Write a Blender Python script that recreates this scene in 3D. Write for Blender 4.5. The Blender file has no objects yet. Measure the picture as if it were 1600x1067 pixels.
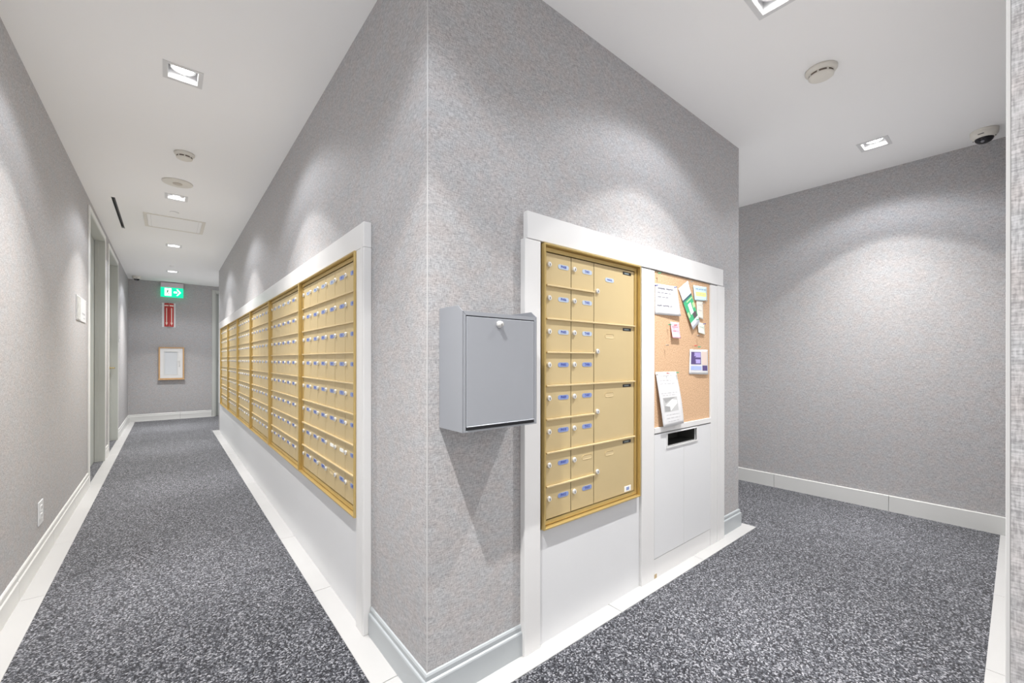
import bpy, bmesh, math, random
from mathutils import Vector, Matrix
random.seed(7)
SC = bpy.context.scene
COL = SC.collection
PI = math.pi

# ------------------------------------------------------------------ camera
FPX, HZ, TH = 653.3, 561.6, 0.6892          # focal in px, horizon row, yaw
CAMZ = 1.2
XA, YB, XR, XL, YF, H = .688, 1.292, 4.425, -.578, 10.778, 2.728
cam = bpy.data.cameras.new('camera')
cam.sensor_width = 36.0
cam.lens = FPX / 1600 * 36
cam.shift_y = (HZ - 533.5) / 1600
cam.clip_start = .02
cam.clip_end = 60
co = bpy.data.objects.new('camera', cam)
COL.objects.link(co)
co.location = (0, 0, CAMZ)
co.rotation_euler = (Matrix.Rotation(-TH, 3, 'Z') @ Matrix.Rotation(PI / 2, 3, 'X') @ Matrix.Rotation(.0011, 3, 'Z')).to_euler()
SC.camera = co

# ------------------------------------------------------------------ world, exposure
wd = bpy.data.worlds.new('world'); SC.world = wd; wd.use_nodes = True
wd.node_tree.nodes['Background'].inputs[0].default_value = (1, .975, .95, 1)
wd.node_tree.nodes['Background'].inputs[1].default_value = .4
SC.cycles.use_fast_gi = True                 # soft ambient light, as in the bracketed exposure
SC.cycles.fast_gi_method = 'ADD'
wd.light_settings.ao_factor = .26
wd.light_settings.distance = 1.2
SC.view_settings.view_transform = 'Standard'
SC.view_settings.look = 'None'
SC.view_settings.gamma = 1
SC.view_settings.use_curve_mapping = False
SC.view_settings.exposure = 0.30

MAIN_W, SPILL_W = 350.0, 200.0
LAMP_EMIT = 16.0
LEFT_Y = [.66, 2.86, 5.07, 7.25, 9.40]
LEFT_X = .064
RIGHT = [(1.970, .660), (3.860, .655), (3.86, 3.4), (3.86, 6.2)]

def ies(name, table):
    """photometric profile of the downlight: candela against the angle from straight down"""
    t = bpy.data.texts.new(name)
    va = sorted(table)
    t.write('IESNA:LM-63-2002\nTILT=NONE\n1 1000 1 %d 1 1 2 0 0 0\n1 1 1\n' % len(va))
    t.write(' '.join(str(v) for v in va) + '\n0\n' + ' '.join('%.2f' % (1000 * table[v]) for v in va) + '\n')
    return t
IES_MAIN = ies('downlight_beam.ies', {0: 14, 6: 12.5, 10: 10, 15: 7.2, 20: 6.2, 26: 4.9, 32: 3.5, 37: 2.3, 41: 1.35, 43.8: 1.05, 45.0: .45, 47: .08, 49: 0, 90: 0})
IES_SPILL = ies('downlight_spill.ies', {0: .3, 20: .35, 40: .7, 50: 1.0, 57: 1.0, 61: .7, 64: .28, 68: .04, 72: 0, 90: 0})
def spot(x, y, w, prof, rad, z, col):
    l = bpy.data.lights.new('downlight_beam', 'SPOT')
    l.energy = w; l.spot_size = math.radians(170); l.spot_blend = .05
    l.shadow_soft_size = rad; l.color = col
    l.use_nodes = True
    nt = l.node_tree; em = nt.nodes['Emission']
    n = nt.nodes.new('ShaderNodeTexIES'); n.mode = 'INTERNAL'; n.ies = prof
    n.inputs['Strength'].default_value = .001
    nt.links.new(n.outputs['Fac'], em.inputs['Strength'])
    o = bpy.data.objects.new('downlight_beam', l); COL.objects.link(o)
    o.location = (x, y, z)
    return o
ALL_LIGHTS = [(LEFT_X, y) for y in LEFT_Y] + RIGHT
for (x, y) in ALL_LIGHTS:
    k = 1.65 if (x, y) == (LEFT_X, .66) else (.9 if x > 3 else (1.15 if x > 1 else (1.35 if y > 9 else 1.0)))
    spot(x, y, MAIN_W * k, IES_MAIN, .016, H - .004, (1, .985, .965))
    spot(x, y, SPILL_W * k * (1.15 if k > 1.5 else 1), IES_SPILL, .03, H - .004, (.90, .94, 1))

# ------------------------------------------------------------------ helpers
def obj(name, bm_or_me, mat=None, parent=None, smooth=False, link=True):
    if isinstance(bm_or_me, bmesh.types.BMesh):
        me = bpy.data.meshes.new(name)
        bm_or_me.normal_update()
        bm_or_me.to_mesh(me); bm_or_me.free()
    else:
        me = bm_or_me
    if mat is not None and not me.materials:
        me.materials.append(mat)
    if smooth:
        for p in me.polygons: p.use_smooth = True
    o = bpy.data.objects.new(name, me)
    if link: COL.objects.link(o)
    if parent is not None: o.parent = parent
    return o

def tag(o, label, cat, group=None):
    o['label'] = label; o['category'] = cat
    if group: o['group'] = group
    return o

def thing(name, label, cat, loc=(0, 0, 0), rz=0, group=None):
    o = bpy.data.objects.new(name, None); COL.objects.link(o)
    o.empty_display_size = .05
    o.location = loc; o.rotation_euler = (0, 0, rz)
    return tag(o, label, cat, group)

def struct(o):
    o['kind'] = 'structure'
    return o

def BM(): return bmesh.new()

def box(bm, x0, x1, y0, y1, z0, z1, bev=0, seg=1):
    b = bmesh.new()
    bmesh.ops.create_cube(b, size=1)
    for v in b.verts:
        v.co = Vector(((x0 + x1) / 2 + v.co.x * (x1 - x0), (y0 + y1) / 2 + v.co.y * (y1 - y0), (z0 + z1) / 2 + v.co.z * (z1 - z0)))
    if bev:
        bmesh.ops.bevel(b, geom=b.edges[:], offset=bev, segments=seg, profile=.5, affect='EDGES')
    _join(bm, b)

def _join(bm, b):
    me = bpy.data.meshes.new('tmp'); b.to_mesh(me); b.free()
    bm.from_mesh(me); bpy.data.meshes.remove(me)

def lathe(bm, prof, cx, cy, axis='z', n=32, off=(0, 0, 0)):
    """prof = [(r, h)...] about an axis through (cx,cy)."""
    rings = []
    for r, hgt in prof:
        ring = []
        for i in range(n):
            a = 2 * PI * i / n
            c, s = math.cos(a) * r, math.sin(a) * r
            if axis == 'z': p = (cx + c, cy + s, hgt)
            elif axis == 'y': p = (cx + c, hgt, cy + s)
            else: p = (hgt, cx + c, cy + s)
            ring.append(bm.verts.new(Vector(p) + Vector(off)))
        rings.append(ring)
    for a, b in zip(rings, rings[1:]):
        for i in range(n):
            j = (i + 1) % n
            bm.faces.new((a[i], a[j], b[j], b[i]))
    for ring in (rings[0], rings[-1]) if prof[0] != prof[-1] else ():
        if (ring[0].co - ring[n // 2].co).length > 1e-5:
            bm.faces.new(ring)
    bmesh.ops.recalc_face_normals(bm, faces=bm.faces[:])

def slab(axis, c0, c1, u0, u1, v0, v1, holes=()):
    """a board between c0 and c1 along axis with rectangular holes cut through"""
    us = sorted({u0, u1} | {h[0] for h in holes} | {h[1] for h in holes})
    vs = sorted({v0, v1} | {h[2] for h in holes} | {h[3] for h in holes})
    us = [u for u in us if u0 <= u <= u1]; vs = [v for v in vs if v0 <= v <= v1]
    bm = bmesh.new(); cache = {}
    def V(c, u, v):
        k = (c, u, v)
        if k not in cache:
            p = {'x': (c, u, v), 'y': (u, c, v), 'z': (u, v, c)}[axis]
            cache[k] = bm.verts.new(p)
        return cache[k]
    def solid(i, j):
        if i < 0 or j < 0 or i >= len(us) - 1 or j >= len(vs) - 1: return False
        mu, mv = (us[i] + us[i + 1]) / 2, (vs[j] + vs[j + 1]) / 2
        return not any(h[0] < mu < h[1] and h[2] < mv < h[3] for h in holes)
    for i in range(len(us) - 1):
        for j in range(len(vs) - 1):
            if not solid(i, j): continue
            a, b, c, d = us[i], us[i + 1], vs[j], vs[j + 1]
            for cc in (c0, c1): bm.faces.new([V(cc, a, c), V(cc, b, c), V(cc, b, d), V(cc, a, d)])
            if not solid(i - 1, j): bm.faces.new([V(c0, a, c), V(c1, a, c), V(c1, a, d), V(c0, a, d)])
            if not solid(i + 1, j): bm.faces.new([V(c0, b, c), V(c1, b, c), V(c1, b, d), V(c0, b, d)])
            if not solid(i, j - 1): bm.faces.new([V(c0, a, c), V(c0, b, c), V(c1, b, c), V(c1, a, c)])
            if not solid(i, j + 1): bm.faces.new([V(c0, a, d), V(c0, b, d), V(c1, b, d), V(c1, a, d)])
    bmesh.ops.recalc_face_normals(bm, faces=bm.faces[:])
    return bm

def sweep(prof, p0, p1, nrm, m0=0, m1=0):
    """profile [(out, z)] swept from p0 to p1 along the wall; out along nrm; m0, m1 mitre factors"""
    bm = bmesh.new()
    p0 = Vector((*p0, 0)); p1 = Vector((*p1, 0)); n = Vector((*nrm, 0))
    d = (p1 - p0).normalized()
    A = [bm.verts.new(p0 + n * o - d * o * m0 + Vector((0, 0, z))) for o, z in prof]
    B = [bm.verts.new(p1 + n * o + d * o * m1 + Vector((0, 0, z))) for o, z in prof]
    k = len(prof)
    for i in range(k):
        j = (i + 1) % k
        bm.faces.new((A[i], A[j], B[j], B[i]))
    bm.faces.new(A); bm.faces.new(B)
    bmesh.ops.recalc_face_normals(bm, faces=bm.faces[:])
    return bm

# ------------------------------------------------------------------ materials
def nt_new(name):
    m = bpy.data.materials.new(name); m.use_nodes = True
    return m, m.node_tree, m.node_tree.nodes['Principled BSDF']

def plain(name, col, rough=.5, metal=0, vary=.0, vscale=3, bump=0, bscale=200, spec=.5, emit=None, es=0):
    m, t, b = nt_new(name)
    b.inputs['Base Color'].default_value = (*col, 1)
    b.inputs['Roughness'].default_value = rough
    b.inputs['Metallic'].default_value = metal
    b.inputs['Specular IOR Level'].default_value = spec
    if emit:
        b.inputs['Emission Color'].default_value = (*emit, 1); b.inputs['Emission Strength'].default_value = es
    tc = t.nodes.new('ShaderNodeTexCoord')
    if vary:
        n = t.nodes.new('ShaderNodeTexNoise'); n.inputs['Scale'].default_value = vscale; n.inputs['Detail'].default_value = 5
        t.links.new(tc.outputs['Object'], n.inputs['Vector'])
        r = t.nodes.new('ShaderNodeMapRange'); r.inputs[3].default_value = 1 - vary; r.inputs[4].default_value = 1 + vary
        t.links.new(n.outputs['Fac'], r.inputs[0])
        x = t.nodes.new('ShaderNodeVectorMath'); x.operation = 'SCALE'
        x.inputs[0].default_value = col
        t.links.new(r.outputs[0], x.inputs['Scale']); t.links.new(x.outputs[0], b.inputs['Base Color'])
    if bump:
        n = t.nodes.new('ShaderNodeTexNoise'); n.inputs['Scale'].default_value = bscale; n.inputs['Detail'].default_value = 3
        t.links.new(tc.outputs['Object'], n.inputs['Vector'])
        bp = t.nodes.new('ShaderNodeBump'); bp.inputs['Strength'].default_value = bump; bp.inputs['Distance'].default_value = .001
        t.links.new(n.outputs['Fac'], bp.inputs['Height']); t.links.new(bp.outputs[0], b.inputs['Normal'])
    return m

def weave_mat(name, col):
    """woven grasscloth-like wallpaper: threads along and across, soft blotches of tint"""
    m, t, b = nt_new(name)
    N = t.nodes.new; L = t.links.new
    b.inputs['Roughness'].default_value = .75
    b.inputs['Specular IOR Level'].default_value = .3
    geo = N('ShaderNodeNewGeometry')
    sp = N('ShaderNodeSeparateXYZ'); L(geo.outputs['Position'], sp.inputs[0])
    ad = N('ShaderNodeMath'); ad.operation = 'ADD'; L(sp.outputs[0], ad.inputs[0]); L(sp.outputs[1], ad.inputs[1])
    def threads(su, sv, seed):
        c = N('ShaderNodeCombineXYZ')
        a = N('ShaderNodeMath'); a.operation = 'MULTIPLY'; a.inputs[1].default_value = su; L(ad.outputs[0], a.inputs[0])
        d = N('ShaderNodeMath'); d.operation = 'MULTIPLY'; d.inputs[1].default_value = sv; L(sp.outputs[2], d.inputs[0])
        L(a.outputs[0], c.inputs[0]); L(d.outputs[0], c.inputs[1]); c.inputs[2].default_value = seed
        n = N('ShaderNodeTexNoise'); n.inputs['Scale'].default_value = 1; n.inputs['Detail'].default_value = 1.0
        n.inputs['Roughness'].default_value = .6
        L(c.outputs[0], n.inputs['Vector']); return n
    h1 = threads(60, 430, 1.3); v1 = threads(430, 60, 5.1); g = threads(400, 400, 9.7)
    s1 = N('ShaderNodeMath'); s1.operation = 'ADD'; L(h1.outputs['Fac'], s1.inputs[0]); L(v1.outputs['Fac'], s1.inputs[1])
    s2 = N('ShaderNodeMath'); s2.operation = 'ADD'; L(s1.outputs[0], s2.inputs[0]); gh = N('ShaderNodeMath'); gh.operation = 'MULTIPLY'; gh.inputs[1].default_value = .5; L(g.outputs['Fac'], gh.inputs[0]); L(gh.outputs[0], s2.inputs[1])
    r = N('ShaderNodeMapRange'); r.inputs[1].default_value = .96; r.inputs[2].default_value = 1.54
    r.inputs[3].default_value = .70; r.inputs[4].default_value = 1.30
    L(s2.outputs[0], r.inputs[0])
    tint = threads(16, 16, 3.0)
    mix = N('ShaderNodeMix'); mix.data_type = 'RGBA'
    tr = N('ShaderNodeMapRange'); tr.inputs[1].default_value = .35; tr.inputs[2].default_value = .65; L(tint.outputs['Fac'], tr.inputs[0])
    L(tr.outputs[0], mix.inputs[0])
    mix.inputs[6].default_value = (col[0] * 1.02, col[1] * .985, col[2] * .985, 1)
    mix.inputs[7].default_value = (col[0] * .98, col[1] * 1.0, col[2] * 1.03, 1)
    sc = N('ShaderNodeVectorMath'); sc.operation = 'SCALE'; L(mix.outputs[2], sc.inputs[0]); L(r.outputs[0], sc.inputs['Scale'])
    L(sc.outputs[0], b.inputs['Base Color'])
    bp = N('ShaderNodeBump'); bp.inputs['Strength'].default_value = .25; bp.inputs['Distance'].default_value = .0005
    L(s2.outputs[0], bp.inputs['Height']); L(bp.outputs[0], b.inputs['Normal'])
    return m

def carpet_mat():
    m, t, b = nt_new('speckled_carpet')
    N = t.nodes.new; L = t.links.new
    b.inputs['Roughness'].default_value = .95
    b.inputs['Specular IOR Level'].default_value = .1
    b.inputs['Sheen Weight'].default_value = .25
    geo = N('ShaderNodeNewGeometry')
    v = N('ShaderNodeTexVoronoi'); v.inputs['Scale'].default_value = 175; L(geo.outputs['Position'], v.inputs['Vector'])
    n = N('ShaderNodeTexNoise'); n.inputs['Scale'].default_value = 150; n.inputs['Detail'].default_value = 3; L(geo.outputs['Position'], n.inputs['Vector'])
    sep = N('ShaderNodeSeparateColor'); L(v.outputs['Color'], sep.inputs[0])
    add = N('ShaderNodeMath'); add.operation = 'MULTIPLY_ADD'; add.inputs[1].default_value = .55
    L(sep.outputs[0], add.inputs[0])
    mm = N('ShaderNodeMath'); mm.operation = 'MULTIPLY'; mm.inputs[1].default_value = .45; L(n.outputs['Fac'], mm.inputs[0]); L(mm.outputs[0], add.inputs[2])
    cr = N('ShaderNodeValToRGB'); e = cr.color_ramp.elements
    e[0].position = .20; e[0].color = (.003, .003, .005, 1)
    e[1].position = .80; e[1].color = (.38, .38, .405, 1)
    for p, c in ((.36, (.010, .0105, .015)), (.5, (.038, .040, .049)), (.64, (.115, .12, .135))):
        x = e.new(p); x.color = (*c, 1)
    L(add.outputs[0], cr.inputs[0])
    big = N('ShaderNodeTexNoise'); big.inputs['Scale'].default_value = 2.2; big.inputs['Detail'].default_value = 3; L(geo.outputs['Position'], big.inputs['Vector'])
    r = N('ShaderNodeMapRange'); r.inputs[3].default_value = .85; r.inputs[4].default_value = 1.15; L(big.outputs['Fac'], r.inputs[0])
    sc = N('ShaderNodeVectorMath'); sc.operation = 'SCALE'; L(cr.outputs[0], sc.inputs[0]); L(r.outputs[0], sc.inputs['Scale'])
    L(sc.outputs[0], b.inputs['Base Color'])
    bp = N('ShaderNodeBump'); bp.inputs['Strength'].default_value = .6; bp.inputs['Distance'].default_value = .003
    L(add.outputs[0], bp.inputs['Height']); L(bp.outputs[0], b.inputs['Normal'])
    return m

def cork_mat():
    m, t, b = nt_new('cork')
    N = t.nodes.new; L = t.links.new
    b.inputs['Roughness'].default_value = .85
    tc = N('ShaderNodeTexCoord')
    n = N('ShaderNodeTexNoise'); n.inputs['Scale'].default_value = 160; n.inputs['Detail'].default_value = 6; L(tc.outputs['Object'], n.inputs['Vector'])
    cr = N('ShaderNodeValToRGB'); e = cr.color_ramp.elements
    e[0].position = .3; e[0].color = (.42, .25, .14, 1); e[1].position = .65; e[1].color = (.72, .49, .31, 1)
    L(n.outputs['Fac'], cr.inputs[0]); L(cr.outputs[0], b.inputs['Base Color'])
    bp = N('ShaderNodeBump'); bp.inputs['Strength'].default_value = .3; bp.inputs['Distance'].default_value = .001
    L(n.outputs['Fac'], bp.inputs['Height']); L(bp.outputs[0], b.inputs['Normal'])
    return m

M = {}
M['wall'] = weave_mat('woven_grey_wallpaper', (.41, .402, .398))
M['ceil'] = plain('ceiling_paint', (.86, .855, .85), .9, bump=.05)
M['carpet'] = carpet_mat()
M['tile'] = plain('white_floor_tile', (.50, .495, .49), .25, vary=.03, vscale=4)
M['grout'] = plain('tile_grout', (.16, .155, .15), .9)
M['base_white'] = plain('pale_baseboard_tile', (.64, .64, .625), .35, vary=.02)
M['base_grey'] = plain('grey_baseboard_paint', (.40, .425, .44), .32, vary=.02)
M['white'] = plain('white_lacquer', (.71, .705, .70), .28, vary=.015, vscale=2)
M['white2'] = plain('white_laminate', (.69, .695, .705), .35, vary=.015, vscale=2)
M['gold'] = plain('gold_door_paint', (.62, .49, .27), .42, metal=.3, vary=.04, vscale=6, bump=.03, bscale=900)
M['goldrail'] = plain('gold_rail', (.68, .54, .31), .38, metal=.3)
M['frame'] = plain('gold_anodised_frame', (.66, .49, .20), .3, metal=.65)
M['dark'] = plain('painted_recess_shade', (.03, .022, .012), .8)  # near-black colour standing in for shade in gaps and behind doors
M['black'] = plain('black_plastic', (.012, .012, .014), .3)
M['chrome'] = plain('nickel_lock', (.80, .79, .77), .3, metal=.45)
M['key'] = plain('keyhole', (.03, .03, .03), .6)
M['label'] = plain('blue_number_tag', (.22, .28, .50), .4)
M['labelb'] = plain('pale_number_tag', (.42, .49, .60), .4)
M['labelw'] = plain('white_number_tag', (.85, .85, .82), .4)
M['ink'] = plain('blue_print', (.04, .06, .32), .6)
M['dropbox'] = plain('grey_powder_coat', (.34, .355, .385), .38, metal=.25, bump=.04, bscale=1200)
M['cork'] = cork_mat()
M['paper'] = plain('white_paper', (.68, .68, .69), .7)
M['housing'] = plain('lamp_housing_white', (.85, .85, .86), .5)
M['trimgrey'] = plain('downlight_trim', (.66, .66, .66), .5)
M['lamp'] = plain('lamp_lens', (1, 1, 1), .4, emit=(1, .99, .97), es=LAMP_EMIT)
M['cream'] = plain('cream_plastic', (.72, .69, .63), .45)
M['creamd'] = plain('smoke_detector_slot', (.16, .12, .10), .7)
M['doorframe'] = plain('greige_door_frame', (.50, .51, .48), .38, vary=.02)
M['doorleaf'] = plain('grey_door_leaf', (.40, .42, .40), .4, vary=.03)
M['dooredge'] = plain('white_casing', (.72, .72, .70), .4)
M['brass'] = plain('brass', (.75, .62, .33), .25, metal=.9)
M['oak'] = plain('light_oak', (.55, .34, .17), .5, vary=.12, vscale=30)
M['glassw'] = plain('frosted_cabinet_glass', (.62, .64, .66), .18)
M['red'] = plain('red_sign', (.50, .05, .045), .45)
M['redpale'] = plain('pale_print', (.85, .70, .62), .6)
M['green'] = plain('exit_green', (.0, .35, .15), .4, emit=(0, .62, .30), es=1.25)
M['exitw'] = plain('exit_white', (.8, .9, .85), .4, emit=(.75, 1, .85), es=1.6)
M['smoked'] = plain('smoked_dome', (.012, .011, .015), .08)
M['bead'] = plain('corner_bead', (.52, .515, .51), .5)
M['glue'] = plain('bare_chipboard', (.45, .34, .20), .8)

# ------------------------------------------------------------------ floor and borders
TILE = .812
YBACK = -1.0
fl = struct(obj('floor', slab('z', -.05, 0, XL - .12, 5.6, YBACK, YF + .12), M['carpet']))
struct(obj('floor_bounce_added', slab('z', -.05, -.001, -4.5, 6.5, -6.0, YBACK), M['tile']))  # unseen pale floor added behind the camera to bounce light inward
def border(u0, u1, c0, c1, axis, j0):
    """white border tiles; along 'y' at x c0..c1, or along 'x' at y c0..c1; joints every TILE from j0"""
    ks = []
    k = j0 - math.ceil((j0 - u0) / TILE) * TILE
    while k < u1:
        a, b = max(u0, k), min(u1, k + TILE)
        if b - a > .01: ks.append((a, b))
        k += TILE
    for a, b in ks:
        bm = BM()
        if axis == 'y': box(bm, c0, c1, a + .0016, b - .0016, -.002, .0035, .0008)
        else: box(bm, a + .0016, b - .0016, c0, c1, -.002, .0035, .0008)
        obj('border_tile', bm, M['tile'], fl)
border(YBACK, YF - .02, XL + .002, -.477, 'y', 3.14)
border(1.198, 8.62, .580, XA, 'y', 1.497)
border(XA + .0, 3.255, 1.198, YB, 'x', 2.478)
border(.9, XR - .02, .012, .083, 'x', 2.45)
border(XL + .1, .76, YF - .07, YF - .002, 'x', .2)

# ------------------------------------------------------------------ ceiling
AP = .066      # half aperture
holes = [(x - AP, x + AP, y - AP, y + AP) for x, y in ALL_LIGHTS]
SLOT = (-.412, -.385, 5.44, 6.66)
ceil = struct(obj('ceiling', slab('z', H, H + .03, XL - .12, 5.6, YBACK, YF + .12, holes + [SLOT]), M['ceil']))

LN = ['nearest the camera in the left corridor', 'second in the left corridor ceiling', 'third in the left corridor ceiling',
      'far end of left corridor']
def downlight(x, y, label, group='square recessed downlights'):
    t = thing('downlight', label, 'ceiling light', (x, y, H), 0, group)
    bm = slab('z', -.0025, .0, -.085, .085, -.085, .085, [(-AP + .002, AP - .002, -AP + .002, AP - .002)])
    obj('trim_frame', bm, M['trimgrey'], t)
    bm = BM()
    d = .085
    vs = [[bm.verts.new((sx * AP, sy * AP, z)) for sx, sy in ((-1, -1), (1, -1), (1, 1), (-1, 1))] for z in (.0, d)]
    for i in range(4):
        j = (i + 1) % 4
        bm.faces.new((vs[0][i], vs[0][j], vs[1][j], vs[1][i]))
    bm.faces.new(vs[1])
    bmesh.ops.recalc_face_normals(bm, faces=bm.faces[:])
    bmesh.ops.solidify(bm, geom=bm.faces[:], thickness=.003)
    obj('housing', bm, M['housing'], t)
    bm = BM(); lathe(bm, [(.046, .028), (.054, .028), (.056, .05), (.056, d - .004), (.046, d - .004), (.046, .028)], 0, 0, n=36)
    obj('gimbal_ring', bm, M['trimgrey'], t, True)
    bm = BM(); lathe(bm, [(0.0001, .040), (.03, .038), (.0455, .034), (.0455, .05), (.0001, .05)], 0, 0, n=36)
    obj('lamp', bm, M['lamp'], t, True)
lab = {(LEFT_X, 2.86): 'square recessed downlight in the left corridor ceiling, the nearest and largest one there',
       (LEFT_X, 5.07): 'lit square downlight between the round speaker grille and the access hatch',
       (LEFT_X, 7.25): 'small lit square downlight just beyond the ceiling access hatch',
       (LEFT_X, 9.40): 'farthest small square downlight, in front of the green exit sign',
       RIGHT[0]: 'large square downlight cut off by the top edge of the picture',
       (LEFT_X, .66): 'square downlight overhead where the two corridors meet, above the picture',
       RIGHT[2]: 'square downlight round the right corner behind the mailbox block',
       RIGHT[3]: 'square downlight farthest round the right corner behind the mailbox block',
       RIGHT[1]: 'square downlight beside the dome camera on the right ceiling'}
for p in ALL_LIGHTS:
    downlight(p[0], p[1], lab.get(tuple(p), 'square recessed downlight outside the picture'))

# ------------------------------------------------------------------ walls
D1, D2 = (5.60, 6.84), (7.28, 8.50)
DOORH = 2.60
struct(obj('wall_left', slab('x', XL - .12, XL, YBACK, YF, 0, H, [(D1[0], D1[1], 0, DOORH), (D2[0], D2[1], 0, DOORH)]), M['wall']))
FD = (.775, 1.65)
struct(obj('wall_back', slab('y', YF, YF + .12, XL - .12, 5.6, 0, H, [(FD[0], FD[1], 0, 2.60)]), M['wall']))
struct(obj('wall_right', slab('x', XR, XR + .12, .0, YF, 0, H), M['wall']))
YN, XN = .0093, .75
YBE = 8.84
struct(obj('wall_near', slab('y', YBACK, YN, XN, XR + .12, 0, H), M['wall']))
# the mailbox block: four wall boards round a core (slot opening cut in the one facing the lobby)
SL = (2.176, 2.514, .708, .782)
XB = 3.1877
struct(obj('wall_center', slab('y', YB, YB + .10, XA + .1, XB - .1, 0, H, [SL]), M['wall']))
struct(obj('wall_side', slab('x', XA, XA + .10, YB, YBE, 0, H), M['wall']))
struct(obj('wall_side', slab('x', XB - .10, XB, YB, YBE, 0, H), M['wall']))
struct(obj('wall_end', slab('y', YBE - .1, YBE, XA + .1, XB - .1, 0, H), M['wall']))
struct(obj('wall_end', slab('x', XR, XR + .01, YF - .02, YF, 0, .02), M['wall']))
bm = BM(); box(bm, XA - .0018, XA + .002, YB - .0018, YB + .002, .12, H, .0012, 1)
struct(obj('trim_1', bm, M['bead']))
bm = BM(); box(bm, XN - .0008, XN + .003, YN - .003, YN + .0008, .0, H, .0006, 1)
struct(obj('trim_2', bm, M['bead']))

# baseboards
PG = [(0, 0), (.015, 0), (.015, .092), (.013, .097), (.008, .100), (.008, .116), (.005, .122), (0, .124)]
def bb(name, p0, p1, n, mat, m0=0, m1=0, pr=PG):
    return struct(obj(name, sweep(pr, p0, p1, n, m0, m1), mat))
bb('baseboard_side', (XA, YB), (XA, 1.795), (-1, 0), M['base_grey'], 1, 0)
bb('baseboard_center', (XA, YB), (1.108, YB), (0, -1), M['base_grey'], 1, 0)
bb('baseboard_center', (2.895, YB), (XB, YB), (0, -1), M['base_grey'], 0, 1)
bb('baseboard_side', (XB, YB), (XB, YBE), (1, 0), M['base_grey'], 1, 0)
PR = [(0, 0), (.014, 0), (.014, .121), (.009, .124), (0, .125)]
PW = [(0, 0), (.014, 0), (.014, .098), (.009, .104), (.009, .128), (.005, .134), (0, .135)]
def tiled_base(name, axis, c, n, u0, u1, j0, prof=PW):
    root = struct(obj(name, sweep([(0, 0), (.004, 0), (.004, .12), (0, .12)], *(((c, u0), (c, u1)) if axis == 'y' else ((u0, c), (u1, c))), n), M['grout']))
    k = j0 - math.ceil((j0 - u0) / TILE) * TILE
    while k < u1:
        a, b = max(u0, k) + .0014, min(u1, k + TILE) - .0014
        if b - a > .01:
            pp = ((c, a), (c, b)) if axis == 'y' else ((a, c), (b, c))
            obj('baseboard_tile', sweep(prof, *pp, n), M['base_white'], root)
        k += TILE
tiled_base('baseboard_left', 'y', XL, (1, 0), YBACK, D1[0] - .05, 3.14)
tiled_base('baseboard_left', 'y', XL, (1, 0), D1[1] + .05, D2[0] - .05, 3.14)
tiled_base('baseboard_left', 'y', XL, (1, 0), D2[1] + .05, YF, 3.14)
tiled_base('baseboard_right', 'y', XR, (-1, 0), YN, YF, 1.471, PR)
tiled_base('baseboard_near', 'x', YN, (0, 1), XN + .25, XR, 2.45)
tiled_base('baseboard_back', 'x', YF, (0, -1), XL, .715, .2)

# ------------------------------------------------------------------ doors
def side_door(idx, y0, y1, handle):
    d = struct(obj('door_%d' % idx, slab('x', XL - .115, XL - .078, y0 + .006, y1 - .006, .008, DOORH - .03), M['doorleaf']))
    # jambs with stop, casing
    for ya, yb, side in ((y0, y0 + .004, 1), (y1 - .004, y1, -1)):
        bm = BM()
        box(bm, XL - .12, XL + .012, min(ya, yb) - .0, max(ya, yb), 0, DOORH, 0)
        e = ya if side == 1 else yb
        s0, s1 = (e, e + .014) if side == 1 else (e - .014, e)
        box(bm, XL - .076, XL - .045, s0, s1, 0, DOORH - .02)
        obj('jamb', bm, M['doorframe'], d)
        c0, c1 = (y0 - .048, y0 + .002) if side == 1 else (y1 - .002, y1 + .048)
        bm = BM(); box(bm, XL - .001, XL + .014, c0, c1, 0, DOORH + .05, .003)
        obj('casing', bm, M['dooredge'], d)
    bm = BM(); box(bm, XL - .12, XL + .012, y0, y1, DOORH - .02, DOORH + .002)
    obj('head_jamb', bm, M['doorframe'], d)
    bm = BM(); box(bm, XL - .001, XL + .014, y0 + .002, y1 - .002, DOORH, DOORH + .05, .003)
    obj('casing', bm, M['dooredge'], d)
    if handle:
        bm = BM()
        hy = y1 - .08
        lathe(bm, [(.0001, XL - .078), (.026, XL - .078), (.026, XL - .070), (.012, XL - .066), (.011, XL - .015), (.0001, XL - .015)], hy, 1.07, 'x', 20)
        box(bm, XL - .030, XL - .012, hy - .125, hy + .010, 1.060, 1.080, .005, 2)
        obj('door_handle', bm, M['brass'], d)
side_door(1, D1[0], D1[1], False)
side_door(2, D2[0], D2[1], True)
d = struct(obj('door_3', slab('y', YF + .06, YF + .10, FD[0] + .006, FD[1] - .006, .008, 2.57), M['doorleaf']))
for a, b in ((FD[0] - .055, FD[0]), (FD[1], FD[1] + .055)):
    bm = BM(); box(bm, a, b, YF - .015, YF + .001, 0, 2.65, .003); obj('casing', bm, M['doorframe'], d)
bm = BM(); box(bm, FD[0], FD[1], YF - .015, YF + .001, 2.59, 2.65, .003); obj('casing', bm, M['doorframe'], d)
for a in (FD[0] - .001, FD[1] - .02):
    bm = BM(); box(bm, a, a + .02, YF, YF + .12, 0, 2.60); obj('jamb', bm, M['doorframe'], d)
bm = BM(); box(bm, FD[0] + .019, FD[1] - .02, YF, YF + .12, 2.572, 2.60); obj('head_jamb', bm, M['doorframe'], d)
bm = BM()
lathe(bm, [(.0001, YF + .06), (.026, YF + .06), (.026, YF + .052), (.011, YF + .046), (.011, YF + .0), (.0001, YF)], FD[0] + .09, 1.17, 'y', 20)
box(bm, FD[0] + .06, FD[0] + .20, YF - .003, YF + .012, 1.16, 1.18, .005, 2)
obj('door_handle', bm, M['brass'], d)

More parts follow.
